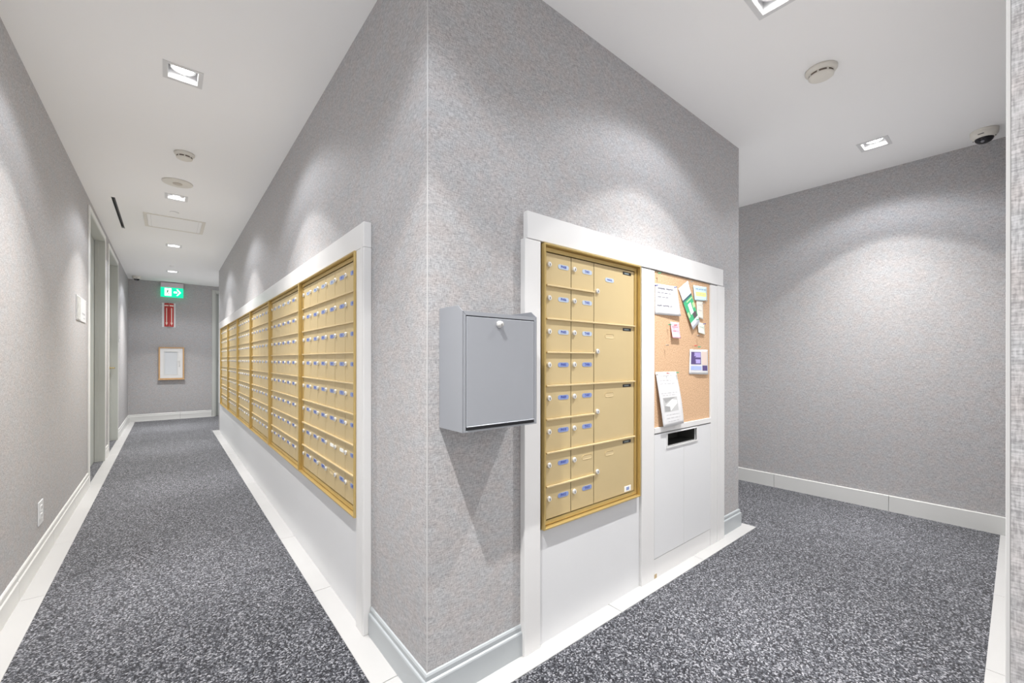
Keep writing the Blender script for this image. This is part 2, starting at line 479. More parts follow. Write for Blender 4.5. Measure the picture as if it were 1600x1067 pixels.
# ------------------------------------------------------------------ mailbox surrounds (white)
FW = 1.264           # front plane of the white panelling on the lobby face
t = thing('mailbox_surround', 'white lacquered surround framing the small mailbox unit beside the grey drop box', 'panel', (1.108, YB, 0))
def wpart(name, x0, x1, y0, y1, z0, z1, mat, parent, bev=.0015):
    bm = BM(); box(bm, x0 - parent.location.x, x1 - parent.location.x, y0 - parent.location.y, y1 - parent.location.y, z0 - parent.location.z, z1 - parent.location.z, bev)
    return obj(name, bm, mat, parent)
wpart('stile', 1.108, 1.196, FW, YB, .003, 1.690, M['white'], t)
wpart('painted_gap_shade', 1.203, 1.2075, YB - .006, YB - .001, .486, 1.688, M['dark'], t, 0)  # dark strip painted as the shade beside the mailbox frame
wpart('edge_strip', 1.196, 1.203, FW + .010, YB, .003, 1.688, M['white'], t, .001)
wpart('header', 1.122, 2.876, FW - .001, YB, 1.692, 1.803, M['white'], t, .002)
wpart('apron', 1.2065, 1.9245, FW + .013, YB, .003, .484, M['white2'], t, .0008)
wpart('edge_strip', 1.906, 1.9245, FW + .011, YB, .485, 1.688, M['white'], t, .0006)

t = thing('bulletin_cabinet', 'white cabinet with a cork board above and a mail slot bin below', 'cabinet', (1.927, YB, 0))
wpart('stile', 1.927, 2.047, FW, YB, .003, 1.684, M['white'], t, .001)
wpart('stile', 2.700, 2.790, FW, YB, .003, 1.684, M['white'], t, .0008)
wpart('outer_stile', 2.7915, 2.893, FW - .002, YB, .003, 1.688, M['white'], t, .001)
wpart('back_board', 2.047, 2.70, YB - .002, YB, .80, 1.69, M['white2'], t, 0)
wpart('painted_gap_shade', 1.93, 2.79, YB - .006, YB - .001, 1.680, 1.694, M['dark'], t, 0)  # dark strip drawn as the line of shade under the header
ck = wpart('cork_panel', 2.048, 2.699, FW + .009, YB - .002, .826, 1.687, M['cork'], t, 0)
wpart('ledge', 2.048, 2.699, FW - .002, YB, .796, .826, M['white'], t, .001)
# bin door with a slot
px0, px1, pz0, pz1 = 2.049, 2.698, .112, .790
bm = slab('y', FW + .001, YB - .004, px0, px1, pz0, pz1, [SL])
bmesh.ops.translate(bm, vec=(-1.927, -YB, 0), verts=bm.verts[:])
bd = obj('bin_door', bm, M['white2'], t)
bm = slab('y', FW - .004, FW + .006, SL[0] - .006, SL[1] + .014, SL[2] - .007, SL[3] + .003, [SL])
bmesh.ops.translate(bm, vec=(-1.927, -YB, 0), verts=bm.verts[:])
obj('slot_frame', bm, M['white'], bd)
wpart('kick_rail', 2.049, 2.698, FW + .002, YB, .003, .109, M['white'], t, .001)
bm = BM()
box(bm, SL[0] - .02 - 1.927, SL[1] + .02 - 1.927, .095, .10, SL[2] - .1, SL[3] + .05)
box(bm, SL[0] - .02 - 1.927, SL[1] + .02 - 1.927, .002, .10, SL[2] - .1, SL[2] - .09)
_join(bm, (lambda q: (bmesh.ops.translate(q, vec=(-1.927, -YB, 0), verts=q.verts[:]), q)[1])(slab('y', FW + .012, YB + .10, SL[0] + .0005, SL[1] - .0005, SL[2] + .0005, SL[3] - .0005, [(SL[0] + .003, SL[1] - .003, SL[2] + .003, SL[3] - .003)])))
obj('bin_interior', bm, plain('bin_painted_shade', (.06, .06, .057), .35), t)  # liner coloured dark to give the slot its inner shade
bm = BM(); box(bm, 2.361 - 1.927, 2.3622 - 1.927, FW + .0004 - YB, FW + .0012 - YB, .114, SL[2] - .014)
obj('door_seam', bm, plain('seam_line', (.55, .55, .55), .6), bd)
bm = BM(); box(bm, 2.051 - 1.927, 2.075 - 1.927, FW + .0012 - YB, FW + .0025 - YB, .004, .026)
obj('chipped_patch', bm, M['glue'], t)

PX = .653            # front plane of the white panelling on the corridor face
YS = 1.800
MBY0, NB = 1.893, 6
MBW = 1.030
MBY1 = MBY0 + NB * MBW
t = thing('mailbox_surround', 'long white surround round the row of mailbox units in the left corridor', 'panel', (XA, YS, 0))
wpart('header', PX, XA, YS, 8.40, 1.687, 1.797, M['white'], t, .002)
wpart('stile', PX, XA, YS, MBY0 - .001, .003, 1.6865, M['white'], t, .002)
wpart('edge_strip', PX - .0015, PX, YS + .012, YS + .034, .003, 1.70, M['white'], t, .0005)
wpart('apron', PX + .012, XA, MBY0, 8.40, .003, .4865, M['white2'], t, .0008)
wpart('stile', PX, XA, MBY1 + .001, 8.40, .487, 1.6865, M['white'], t, .002)

# ------------------------------------------------------------------ mailbox units
ZB, ZT = .488, 1.687
UH = ZT - ZB
FRB = .0285                    # frame width
RP = (UH - 2 * FRB) / 8        # row pitch
DY = .024                      # door face behind the frame front

def mesh_of(name, bm, mat):
    me = bpy.data.meshes.new(name); bm.normal_update(); bm.to_mesh(me); bm.free(); me.materials.append(mat); return me

def frame_mesh(W, fr):
    lw = .0080
    bm = slab('y', 0, .0370, 0, W, 0, UH, [(lw, W - lw, lw, UH - lw)])
    bmesh.ops.bevel(bm, geom=[e for e in bm.edges if all(v.co.y < .001 for v in e.verts)], offset=.0016, segments=1, affect='EDGES')
    _join(bm, slab('y', DY + .004, .0370, lw, W - lw, lw, UH - lw, [(lw + .004, W - lw - .004, lw + .004, UH - lw - .004)]))
    _join(bm, slab('y', DY - .004, .0370, lw + .004, W - lw - .004, lw + .004, UH - lw - .004, [(fr, W - fr, fr, UH - fr)]))
    return mesh_of('frame', bm, M['frame'])

def lock_mesh(r=.0115):
    bm = BM(); lathe(bm, [(.0001, -.001), (r * 1.0, -.001), (r, -.006), (r * .82, -.0085), (.0001, -.0085)], 0, 0, 'y', 16)
    bmesh.ops.recalc_face_normals(bm, faces=bm.faces[:])
    return mesh_of('lock', bm, M['chrome'])
def keyhole_bm(bm, r=.0115):
    box(bm, -r * .14, r * .14, -.0090, -.0084, -r * .5, r * .3)
def lock_full():
    me = lock_mesh()
    bm = bmesh.new(); bm.from_mesh(me)
    n0 = len(bm.faces)
    keyhole_bm(bm)
    bm.faces.ensure_lookup_table()
    for f in bm.faces[n0:]: f.material_index = 1
    bm.to_mesh(me); bm.free(); me.materials.append(M['key'])
    return me
LOCK = lock_full()

def pill(bm, w, h, y0, y1, n=6):
    pts = []
    for cx, a0 in ((w / 2 - h / 2, -PI / 2), (-w / 2 + h / 2, PI / 2)):
        for i in range(n + 1):
            a = a0 + PI * i / n
            pts.append((cx + math.cos(a) * h / 2, math.sin(a) * h / 2))
    A = [bm.verts.new((x, y0, z)) for x, z in pts]; B = [bm.verts.new((x, y1, z)) for x, z in pts]
    bm.faces.new(A); bm.faces.new(B)
    for i in range(len(A)):
        j = (i + 1) % len(A); bm.faces.new((A[i], A[j], B[j], B[i]))
    bmesh.ops.recalc_face_normals(bm, faces=bm.faces[:])
def pill_mesh(w, h, mat):
    bm = BM(); pill(bm, w, h, -.0012, 0); return mesh_of('number_plate', bm, mat)
PLB = pill_mesh(.068, .020, M['label']); PLP = pill_mesh(.068, .020, M['labelb'])
PLW = pill_mesh(.060, .018, M['labelw'])
def empty_slot_mesh(w=.068, h=.020):
    bm = BM(); pill(bm, w, h, -.0014, 0)
    me = bpy.data.meshes.new('empty_label_slot'); bm.to_mesh(me); bm.free()
    bm = bmesh.new(); bm.from_mesh(me)
    f = min(bm.faces, key=lambda f: f.calc_center_median().y)
    f = [q for q in bm.faces if abs(q.normal.y) > .9 and q.calc_center_median().y < -.001] 
    if f:
        r = bmesh.ops.inset_region(bm, faces=f, thickness=.0026, depth=0)
        for v in {v for q in f for v in q.verts}: v.co.y += .0013
    bm.normal_update(); bm.to_mesh(me); bm.free(); me.materials.append(M['goldrail']); return me
EMPTYSLOT = empty_slot_mesh()

def text_mesh(body, size, mat, ext=.0):
    cu = bpy.data.curves.new('txt', 'FONT'); cu.body = body; cu.size = size; cu.align_x = 'CENTER'; cu.align_y = 'CENTER'; cu.extrude = ext
    cu.resolution_u = 2; cu.offset = size * .03
    o = bpy.data.objects.new('txt', cu); COL.objects.link(o)
    dg = bpy.context.evaluated_depsgraph_get(); dg.update()
    me = bpy.data.meshes.new_from_object(o.evaluated_get(dg))
    bpy.data.objects.remove(o)
    me.materials.clear(); me.materials.append(mat)
    me.transform(Matrix.Rotation(PI / 2, 4, 'X'))
    return me

def door_mesh(w, h):
    bm = BM(); box(bm, 0, w, 0, .003, 0, h, .0008)
    return mesh_of('door', bm, M['gold'])
def rail_mesh(w):
    bm = BM(); box(bm, 0, w, -.010, .010, -.0035, .0035, .0012)
    return mesh_of('shelf_rail', bm, M['goldrail'])
_cache = {}
def cached(key, fn):
    if key not in _cache: _cache[key] = fn()
    return _cache[key]

def add(name, me, loc, parent):
    o = bpy.data.objects.new(name, me); COL.objects.link(o); o.location = loc; o.parent = parent; return o

def small_door(t, x, z, w, num, kind, lockmesh=LOCK):
    h = RP - .0075
    d = add('door', cached(('d', w, h), lambda: door_mesh(w, h)), (x, DY, z), t)
    add('lock', lockmesh, (.017, 0, RP * .60), d)
    lx = w - .048
    if kind == 'slot':
        add('empty_label_slot', EMPTYSLOT, (lx, 0, RP * .60), d); return d
    add('number_plate', {'b': PLB, 'p': PLP, 'w': PLW}[kind], (lx, 0, RP * .60), d)
    if num:
        add('number', cached(('t', num), lambda: text_mesh(num, .0155, M['ink'])), (lx, -.0016, RP * .60), d)
    return d

G = .0019
def unit_A(i, y_far):
    names = ['nearest the wall corner', 'second from the wall corner', 'third from the wall corner', 'fourth from the wall corner',
             'fifth from the wall corner', 'farthest down the corridor']
    t = thing('mailbox_unit', 'gold mailbox unit of eight rows, ' + names[i] + ' in the left corridor', 'mailbox', (PX - .010, y_far, ZB), -PI / 2, 'corridor mailbox units')
    add('frame', cached(('fA',), lambda: frame_mesh(MBW - .002, .030)), (0, 0, 0), t)
    W = MBW - .002; fr = .030
    bm = BM(); box(bm, fr, W - fr, .0325, .0370, fr, UH - fr); obj('back_plate', bm, M['dark'], t)  # plate coloured dark so the gaps between doors look unlit
    cw = (W - 2 * fr) / 6
    rp = (UH - 2 * fr) / 8
    for r in range(8):
        z = fr + rp * (7 - r)
        if r < 7:
            add('shelf_rail', cached(('rA',), lambda: rail_mesh(W - 2 * fr)), (fr, DY, z), t)
        for c in range(6):
            num = None
            if i < 2: num = '%d%02d' % (3 + r + 8 * (i == 1), c + 1 + 6 * (i == 0))
            kind = 'b' if r > 0 or c > 3 else 'p'
            if i == 0 and r == 6 and c in (3, 4): kind, num = 'w', None
            if i == 0 and r == 7 and c == 3: kind = 'slot'
            if i > 1: kind = random.choice('bbbp')
            small_door(t, fr + cw * c + G, z + .004, cw - 2 * G, num, kind)
    if i == 0:
        bm = BM(); box(bm, W - fr - .045, W - fr - .008, DY - .0012, DY, fr + .012, fr + .034)
        obj('rating_sticker', bm, M['labelw'], t)
for i in range(NB):
    unit_A(i, MBY0 + MBW * (i + 1) - .001)

# unit on the lobby face
WB = 1.904 - 1.2075; frb = .0285
t = thing('mailbox_unit', 'gold mailbox unit with four large parcel doors beside the cork board', 'mailbox', (1.2075, FW - .0115, ZB), 0)
add('frame', frame_mesh(WB, frb), (0, 0, 0), t)
bm = BM(); box(bm, frb, WB - frb, .0325, .0370, frb, UH - frb); obj('back_plate', bm, M['dark'], t)  # dark plate colour supplies the shade seen between the doors
cw = (WB - 2 * frb) / 4.04
left_n = ['PH08', 'PH06', 'PH05', 'PH02', 'PH09', 'PH10', 'PH07', 'PH12']
right_n = ['TH01', 'TH02', 'TH05', 'TH06', 'TH07', 'TH12', None, 'TH10']
for r in range(8):
    z = frb + RP * (7 - r)
    for c, nn in ((0, left_n), (1, right_n)):
        num = nn[r]
        small_door(t, frb + cw * c + G, z + .004, cw - 2 * G, num, 'slot' if num is None else ('p' if r < 3 else 'b'))
    if r < 7:
        full = r % 2 == 1
        add('shelf_rail', cached(('rB', full), lambda: rail_mesh((WB - 2 * frb) if full else cw * 2)), (frb, DY, z), t)
bw = WB - 2 * frb - 2 * cw
for k in range(4):
    z = frb + RP * (6 - 2 * k)
    h = 2 * RP - .0075
    dd = add('parcel_door', cached(('pd',), lambda: door_mesh(bw - 2 * G, h)), (frb + 2 * cw + G, DY, z + .004), t)
    add('lock', LOCK, (.021, 0, h * .53), dd)
    if k == 0:
        add('number_plate', PLP, (.115, 0, h * .76), dd)
        add('number', cached(('t', '1'), lambda: text_mesh('PARCEL', .011, M['ink'])), (.115, -.0016, h * .76), dd)
    else:
        add('empty_label_slot', EMPTYSLOT, (.115, 0, h * .80), dd)
    bm = BM(); box(bm, bw - .10, bw - .03, -.0008, 0, h - .024, h - .009, .0004)
    st = obj('black_sticker', bm, M['black'], dd)
    st['label'] = 'small black maker sticker in the door corner'
    bm = BM(); box(bm, bw - .088, bw - .05, -.0011, -.0007, h - .0195, h - .0135)
    obj('sticker_print', bm, plain('sticker_grey', (.25, .3, .3), .5) if k == 0 else bpy.data.materials['sticker_grey'], dd)
    if k == 3:
        bm = BM(); box(bm, bw - .085, bw - .03, -.0008, 0, .006, .034)
        o = obj('rating_sticker', bm, M['labelw'], dd); o['label'] = 'white sticker in the bottom corner'
        bm = BM(); box(bm, bw - .070, bw - .045, -.0011, -.0007, .012, .028)
        obj('sticker_print', bm, M['label'], dd)

# ------------------------------------------------------------------ grey drop box
bx0, bx1, by0, by1 = .734, 1.060, 1.142, YB - .0005
bz0, bz1 = .962, 1.357
t = thing('drop_box', 'grey metal wall mounted drop box with a keyed front door', 'box', (bx0, by1, bz0))
bwid = bx1 - bx0; bdep = by1 - by0; bh = bz1 - bz0
def side_bm(x0, x1):
    bm = BM()
    prof = [(0, 0), (-bdep, 0), (-bdep, bh), (-bdep + .028, bh + .021), (0, bh + .021)]
    A = [bm.verts.new((x0, y, z)) for y, z in prof]; B = [bm.verts.new((x1, y, z)) for y, z in prof]
    bm.faces.new(A); bm.faces.new(B)
    for i in range(5):
        j = (i + 1) % 5; bm.faces.new((A[i], A[j], B[j], B[i]))
    bmesh.ops.recalc_face_normals(bm, faces=bm.faces[:])
    bmesh.ops.bevel(bm, geom=bm.edges[:], offset=.0006, segments=1, affect='EDGES')
    return bm
obj('side_panel', side_bm(0, .0025), M['dropbox'], t)
obj('side_panel', side_bm(bwid - .0025, bwid), M['dropbox'], t)
bm = BM(); box(bm, .0025, bwid - .0025, -.0025, 0, 0, bh + .021, .0004); obj('back_panel', bm, M['dropbox'], t)
bm = BM(); box(bm, .0025, bwid - .0025, -bdep + .002, -.0025, 0, .0025); obj('bottom_panel', bm, M['dropbox'], t)
# sloping top lid with a slot just below the front lip
bm = BM()
v = [bm.verts.new(p) for p in ((.0025, -bdep + .004, bh - .012), (bwid - .0025, -bdep + .004, bh - .012), (bwid - .0025, -.0025, bh + .006), (.0025, -.0025, bh + .006))]
bm.faces.new(v); bmesh.ops.solidify(bm, geom=bm.faces[:], thickness=.002)
obj('top_lid', bm, M['dropbox'], t)
fm = .0125
bm = slab('y', -bdep, -bdep + .010, 0.0005, bwid - .0005, 0.0, bh, [(fm, bwid - fm, .0055, bh - fm)])
ff = obj('front_frame', bm, M['dropbox'], t)
bm = BM()
for a, b in (((0.001, bh - .001), (fm, bh - fm)), ((bwid - .001, bh - .001), (bwid - fm, bh - fm))):
    A = Vector((a[0], -bdep - .0001, a[1])); B = Vector((b[0], -bdep - .0001, b[1])); n = Vector((.0007, 0, .0005))
    q = [bm.verts.new(A - n), bm.verts.new(A + n), bm.verts.new(B + n), bm.verts.new(B - n)]
    bm.faces.new(q)
obj('mitre_seam', bm, M['dropbox'].copy(), ff)
bpy.data.objects['mitre_seam'].active_material.node_tree.nodes['Principled BSDF'].inputs['Base Color'].default_value = (.18, .18, .2, 1)
bm = BM(); box(bm, fm + .0025, bwid - fm - .0015, -bdep - .0015, -bdep + .0045, .0165, bh - fm - .004, .0012)
dr = obj('front_door', bm, M['dropbox'], t)
# folded lower edge of the door: lip
bm = BM(); box(bm, fm + .0025, bwid - fm - .0015, -bdep - .0045, -bdep - .0015, .0165, .0195, .0008)
obj('door_lip', bm, M['dropbox'], dr)
bm = BM(); box(bm, fm + .001, bwid - fm - .001, -bdep + .0046, -bdep + .009, .004, bh - fm + .0)
obj('painted_gap_shade', bm, plain('painted_inner_shade', (.05, .05, .055), .8), t)  # near-black sheet painted as the shade below and around the door
lk = bpy.data.objects.new('lock', bpy.data.meshes.new('lock'))
bm = BM(); lathe(bm, [(.0001, -.0015), (.0125, -.0015), (.0125, -.006), (.0095, -.009), (.009, -.017), (.0001, -.017)], 0, 0, 'y', 22)
n0 = len(bm.faces); box(bm, -.0012, .0012, -.0176, -.0169, -.006, .002); bm.faces.ensure_lookup_table()
for f in bm.faces[n0:]: f.material_index = 1
lko = obj('lock', bm, M['chrome'], dr, True); lko.data.materials.append(M['key'])
lko.location = (.148, -bdep, bh - .036)

# ------------------------------------------------------------------ papers and pins on the cork
RO = .0011
def ray(u, v):
    u -= 800; v -= HZ
    u, v = u * math.cos(RO) + v * math.sin(RO), -u * math.sin(RO) + v * math.cos(RO)
    a = u / FPX
    return (math.sin(TH) + a * math.cos(TH), math.cos(TH) - a * math.sin(TH), -v / FPX)
def on_y(u, v, Y):
    d = ray(u, v); t_ = Y / d[1]
    return Vector((d[0] * t_, Y, CAMZ + d[2] * t_))
CY = FW + .009        # cork face
def paper(name, label, cat, corners, mat, curl, prints=(), nx=8, ny=10, d0=.0015):
    """corners TL TR BR BL as measured in the photograph; curl(u,v) = stand-off from the cork"""
    P = [on_y(*c, CY - .004) for c in corners]
    org = P[3].copy()
    def pt(u, v, e=0):
        a = P[0].lerp(P[1], u); b = P[3].lerp(P[2], u)
        p = b.lerp(a, v); p.y = CY - d0 - curl(u, v) - e
        return p - org
    def grid(u0, u1, v0, v1, nx, ny, e, th):
        bm = BM()
        g = [[bm.verts.new(pt(u0 + (u1 - u0) * i / nx, v0 + (v1 - v0) * j / ny, e)) for i in range(nx + 1)] for j in range(ny + 1)]
        for j in range(ny):
            for i in range(nx):
                bm.faces.new((g[j][i], g[j][i + 1], g[j + 1][i + 1], g[j + 1][i]))
        bm.normal_update()
        if th: bmesh.ops.solidify(bm, geom=bm.faces[:], thickness=th)
        return bm
    o = obj(name, grid(0, 1, 0, 1, nx, ny, 0, .0003), mat)
    for p in o.data.polygons: p.use_smooth = True
    o.location = org
    tag(o, label, cat)
    for pn, pm, u0, u1, v0, v1, lay in prints:
        q = obj(pn, grid(u0, u1, v0, v1, max(1, round(nx * (u1 - u0))), max(1, round(ny * (v1 - v0))), .0005 + .0003 * lay, 0), pm, o)
    return o, pt
def col(n, c, r=.65): return plain(n, c, r)
def writing(parent, pt, u0, u1, v, h, mat, seed, words=3):
    """illegible pen strokes"""
    rnd = random.Random(seed); bm = BM(); u = u0
    span = u1 - u0
    while u < u1:
        wl = span * rnd.uniform(.16, .34) * 3 / words
        e = min(u1, u + wl); k = max(2, int((e - u) / .03))
        prev = None
        for i in range(k * 2 + 1):
            uu = u + (e - u) * i / (k * 2); vv = v + (h if i % 2 else -h) * rnd.uniform(.3, 1)
            p = pt(uu, vv, .0007)
            if prev is not None:
                dx = Vector((p - prev)); n = Vector((-dx.z, 0, dx.x)).normalized() * .0010
                bm.faces.new([bm.verts.new(q) for q in (prev - n, prev + n, p + n, p - n)])
            prev = p
        u = e + span * .07
    obj('writing', bm, mat, parent)
inkd = col('dark_pen', (.08, .08, .13)); inkg = col('grey_print', (.45, .45, .47))
o, pt = paper('handwritten_notice', 'large white handwritten notice at the top left of the cork board', 'paper',
              [(1023.9, 442.4), (1058, 447.8), (1061.5, 494.3), (1023.7, 490.9)], M['paper'], lambda u, v: .012 * (1 - v) * u + .001)
for k, (a, b, v, w) in enumerate([(.12, .78, .86, 2), (.1, .7, .72, 3), (.1, .55, .58, 3), (.08, .68, .30, 2), (.1, .72, .14, 4)]):
    writing(o, pt, a, b, v, .035 if k in (0, 3) else .022, inkd if k != 4 else inkg, k, w)
g1 = col('flyer_green', (.06, .42, .20)); g2 = col('flyer_dark', (.06, .12, .14)); g3 = col('flyer_lime', (.45, .75, .35))
o, pt = paper('flyer', 'tilted green and white flyer pinned near the top of the cork board', 'paper',
              [(1060.2, 451), (1074.6, 438.5), (1091, 502.6), (1080.5, 515.3)], col('flyer_white', (.82, .84, .9)), lambda u, v: .010 * (1 - v) ** 2 + .003,
              [('green_panel', g1, 0, 1, .16, .70, 0), ('dark_band', g2, 0, 1, .66, .71, 1), ('picture_panel', col('flyer_pic', (.8, .78, .8)), .33, .68, .30, .55, 1),
               ('dark_panel', col('flyer_black', (.10, .08, .09)), .50, .92, .17, .30, 1), ('lime_panel', g3, .0, .22, .28, .40, 1),
               ('lime_panel', g3, .78, 1, .38, .50, 1), ('lime_panel', g3, .3, .95, .60, .63, 1)])
o, pt = paper('note', 'blue edged note with a yellow highlight, at the top right of the cork board', 'paper',
              [(1083, 445.3), (1104, 448.7), (1104, 470.6), (1084.7, 469)], col('note_blue', (.62, .80, .84)), lambda u, v: .003 + .003 * (1 - v),
              [('yellow_panel', col('note_yellow', (.88, .86, .30)), .14, .93, .30, .58, 0)])
writing(o, pt, .15, .9, .78, .06, col('note_ink', (.25, .35, .6)), 12, 3); writing(o, pt, .2, .85, .44, .03, inkg, 13, 3)
o, pt = paper('paper_slip', 'tall cream slip hanging under the yellow and blue note', 'paper',
              [(1088, 469), (1098.5, 470.6), (1098, 499), (1089, 496)], col('slip_cream', (.80, .76, .68)), lambda u, v: .002 + .004 * (1 - v))
writing(o, pt, .2, .8, .75, .02, inkg, 21, 2); writing(o, pt, .2, .8, .45, .02, inkg, 22, 2)
o, pt = paper('paper_slip', 'smaller pale slip below the tall cream slip', 'paper',
              [(1089.7, 502.6), (1100.4, 506), (1100, 523), (1090, 520)], col('slip_pale', (.78, .80, .70)), lambda u, v: .003 + .006 * (1 - v))
writing(o, pt, .2, .8, .6, .05, col('slip_ink', (.4, .55, .5)), 23, 2)
o, pt = paper('sticky_note', 'pink note pinned on the middle of the cork board', 'paper',
              [(1047.6, 502.6), (1061, 504), (1061, 529), (1048.4, 528)], col('note_pink', (.85, .50, .56)), lambda u, v: .002 + .012 * (1 - v) ** 1.5)
writing(o, pt, .15, .8, .70, .04, col('pink_ink', (.6, .2, .3)), 31, 2); writing(o, pt, .15, .8, .45, .04, bpy.data.materials['pink_ink'], 32, 3)
pu = col('flyer_purple', (.10, .07, .20)); pl = col('flyer_lilac', (.42, .36, .68)); pb = col('flyer_blue', (.38, .46, .76))
o, pt = paper('flyer', 'white flyer with purple and beige pictures, at the right of the cork board', 'paper',
              [(1078, 545.6), (1105.8, 546.5), (1105.4, 585), (1076.8, 584.4)], M['paper'], lambda u, v: .002 + .006 * (1 - v) * (u > .3),
              [('purple_picture', pu, .08, .60, .40, .90, 0), ('lilac_panel', pl, .24, .58, .68, .88, 1), ('lilac_panel', pl, .24, .56, .44, .60, 1),
               ('beige_picture', col('flyer_beige', (.70, .58, .52)), .64, .95, .38, .92, 0), ('blue_panel', pb, .08, .62, .17, .33, 0),
               ('dark_panel', pu, .67, .95, .15, .36, 0)])
o, pt = paper('notice_sheet', 'long curling white sheet with a grey picture, at the bottom left of the cork board', 'paper',
              [(1024, 581), (1056.4, 580.5), (1061.5, 660), (1031.0, 668)], M['paper'],
              lambda u, v: .003 + .020 * math.sin(PI * (1 - v) * .75) * (.6 + .4 * u) + .014 * (1 - v) ** 3,
              [('grey_picture', col('pic_grey', (.50, .50, .50)), .14, .80, .27, .53, 0)], ny=14)
bm = BM()
f = lambda a, b: pt(.14 + .66 * a, .27 + .26 * b, .0011)
for q in (((.12, .45), (.62, .85), (.95, .75), (.42, .33)),): bm.faces.new([bm.verts.new(f(*c)) for c in q])
for q in (((.42, .33), (.95, .75), (.95, .52), (.42, .02)),): bm.faces.new([bm.verts.new(f(*c)) for c in q])
obj('picture_box', bm, col('pic_white', (.82, .82, .82)), o)
bm = BM(); bm.faces.new([bm.verts.new(f(*c)) for c in ((.05, .42), (.42, .33), (.42, .02), (.05, .05))]); obj('picture_box_end', bm, col('pic_dark', (.34, .34, .34)), o)
bm = BM(); bm.faces.new([bm.verts.new(f(*c)) for c in ((.02, .98), (.9, .98), (.6, .86), (.15, .62))]); obj('picture_backdrop', bm, bpy.data.materials['pic_dark'], o)
for k, (a, b, v) in enumerate([(.15, .75, .93), (.12, .7, .84), (.12, .8, .78), (.1, .85, .61), (.15, .8, .57), (.2, .8, .21), (.2, .85, .15), (.25, .8, .09)]):
    writing(o, pt, a, b, v, .008, inkg, 40 + k, 4)

pins = [(1030, 427, 'green', 'above the handwritten notice'), (1080.5, 440, 'steel', 'at the top of the green flyer'), (1025, 446, 'navy', 'at the upper left of the handwritten notice'),
        (1055, 449, 'navy', 'at the upper right of the handwritten notice'), (1098.5, 474, 'steel', 'at the side of the cream slip'), (1103, 469, 'steel', 'at the lower corner of the blue note'),
        (1089.5, 499, 'green', 'between the two slips'), (1100, 506, 'navy', 'at the upper right of the small slip'), (1091, 524, 'steel', 'under the small slip'),
        (1046, 507, 'green', 'left of the pink note'), (1055, 508, 'red', 'in the pink note'), (1042, 539, 'steel', 'alone in the middle of the cork'),
        (1086.5, 540, 'red', 'up and left of the purple flyer'), (1092, 542, 'green', 'over the purple flyer'), (1025.5, 585, 'steel', 'at the left of the long sheet'),
        (1043, 583, 'red', 'at the top middle of the long sheet'), (1058, 582, 'green', 'at the top right of the long sheet')]
pc = {'green': col('pin_green', (.05, .40, .22), .3), 'steel': plain('pin_steel', (.45, .40, .36), .3, metal=.7), 'navy': col('pin_navy', (.05, .06, .25), .3), 'red': col('pin_red', (.65, .08, .06), .3)}
for u, v, c, where in pins:
    p = on_y(u, v, CY - .016)
    bm = BM(); lathe(bm, [(.0001, -.006), (.0028, -.006), (.0024, -.0045), (.0015, -.003), (.0016, .001), (.0034, .0025), (.0034, .0035), (.0001, .0035)], 0, 0, 'y', 10)
    bm2 = BM(); lathe(bm2, [(.0001, .003), (.0005, .003), (.0004, .0165)], 0, 0, 'y', 6)
    _join(bm, bm2)
    o = obj('push_pin', bm, pc[c], None, True); o.location = p + Vector((0, -.002, 0)); o.scale = (1.4, 1.25, 1.4)
    tag(o, '%s push pin %s' % (c if c != 'steel' else 'bare steel', where), 'pin', 'push pins on the cork board')

# ------------------------------------------------------------------ left wall fittings
t = thing('room_sign', 'white ribbed room sign on the left wall beside the first door', 'sign', (XL, 4.90, 1.525))
SW, SH = .50, .205
bm = BM(); box(bm, 0, .006, 0, SW, 0, SH, .001); obj('sign_panel', bm, M['white2'], t)
for k in range(16):
    bm = BM(); z = .006 + k * (SH - .012) / 16
    box(bm, .006, .012, .010, SW * .36, z + .001, z + .0085, .001); obj('rib', bm, M['dooredge'], t)
for z, a, b in ((.070, .52, .88), (.062, .58, .90), (.030, .70, .88)):
    bm = BM(); box(bm, .006, .0065, SW * a, SW * b, z, z + .007); obj('print_line', bm, inkg, t)
t = thing('electrical_outlet', 'white electrical outlet low on the left wall', 'outlet', (XL, 3.60, .232))
bm = BM(); box(bm, 0, .006, 0, .115, 0, .135, .002, 2); obj('cover_plate', bm, M['white2'], t)
for z in (.030, .078):
    bm = BM(); box(bm, .006, .0085, .036, .078, z, z + .032, .003, 2); s = obj('socket', bm, M['white'], t)
    bm = BM()
    for y in (.050, .062): box(bm, .0084, .0088, y, y + .003, z + .012, z + .024)
    obj('socket_slot', bm, M['black'], s)
bm = BM(); box(bm, 0, .016, 8.66, 8.74, 1.46, 1.55, .002); o = obj('wall_sensor', bm, M['white2'])
tag(o, 'tiny white wall control on the left wall past the second door', 'switch')
bm = BM(); box(bm, .016, .018, 8.68, 8.70, 1.51, 1.52); obj('button', bm, M['black'], o)
o.location = (XL, 0, 0)

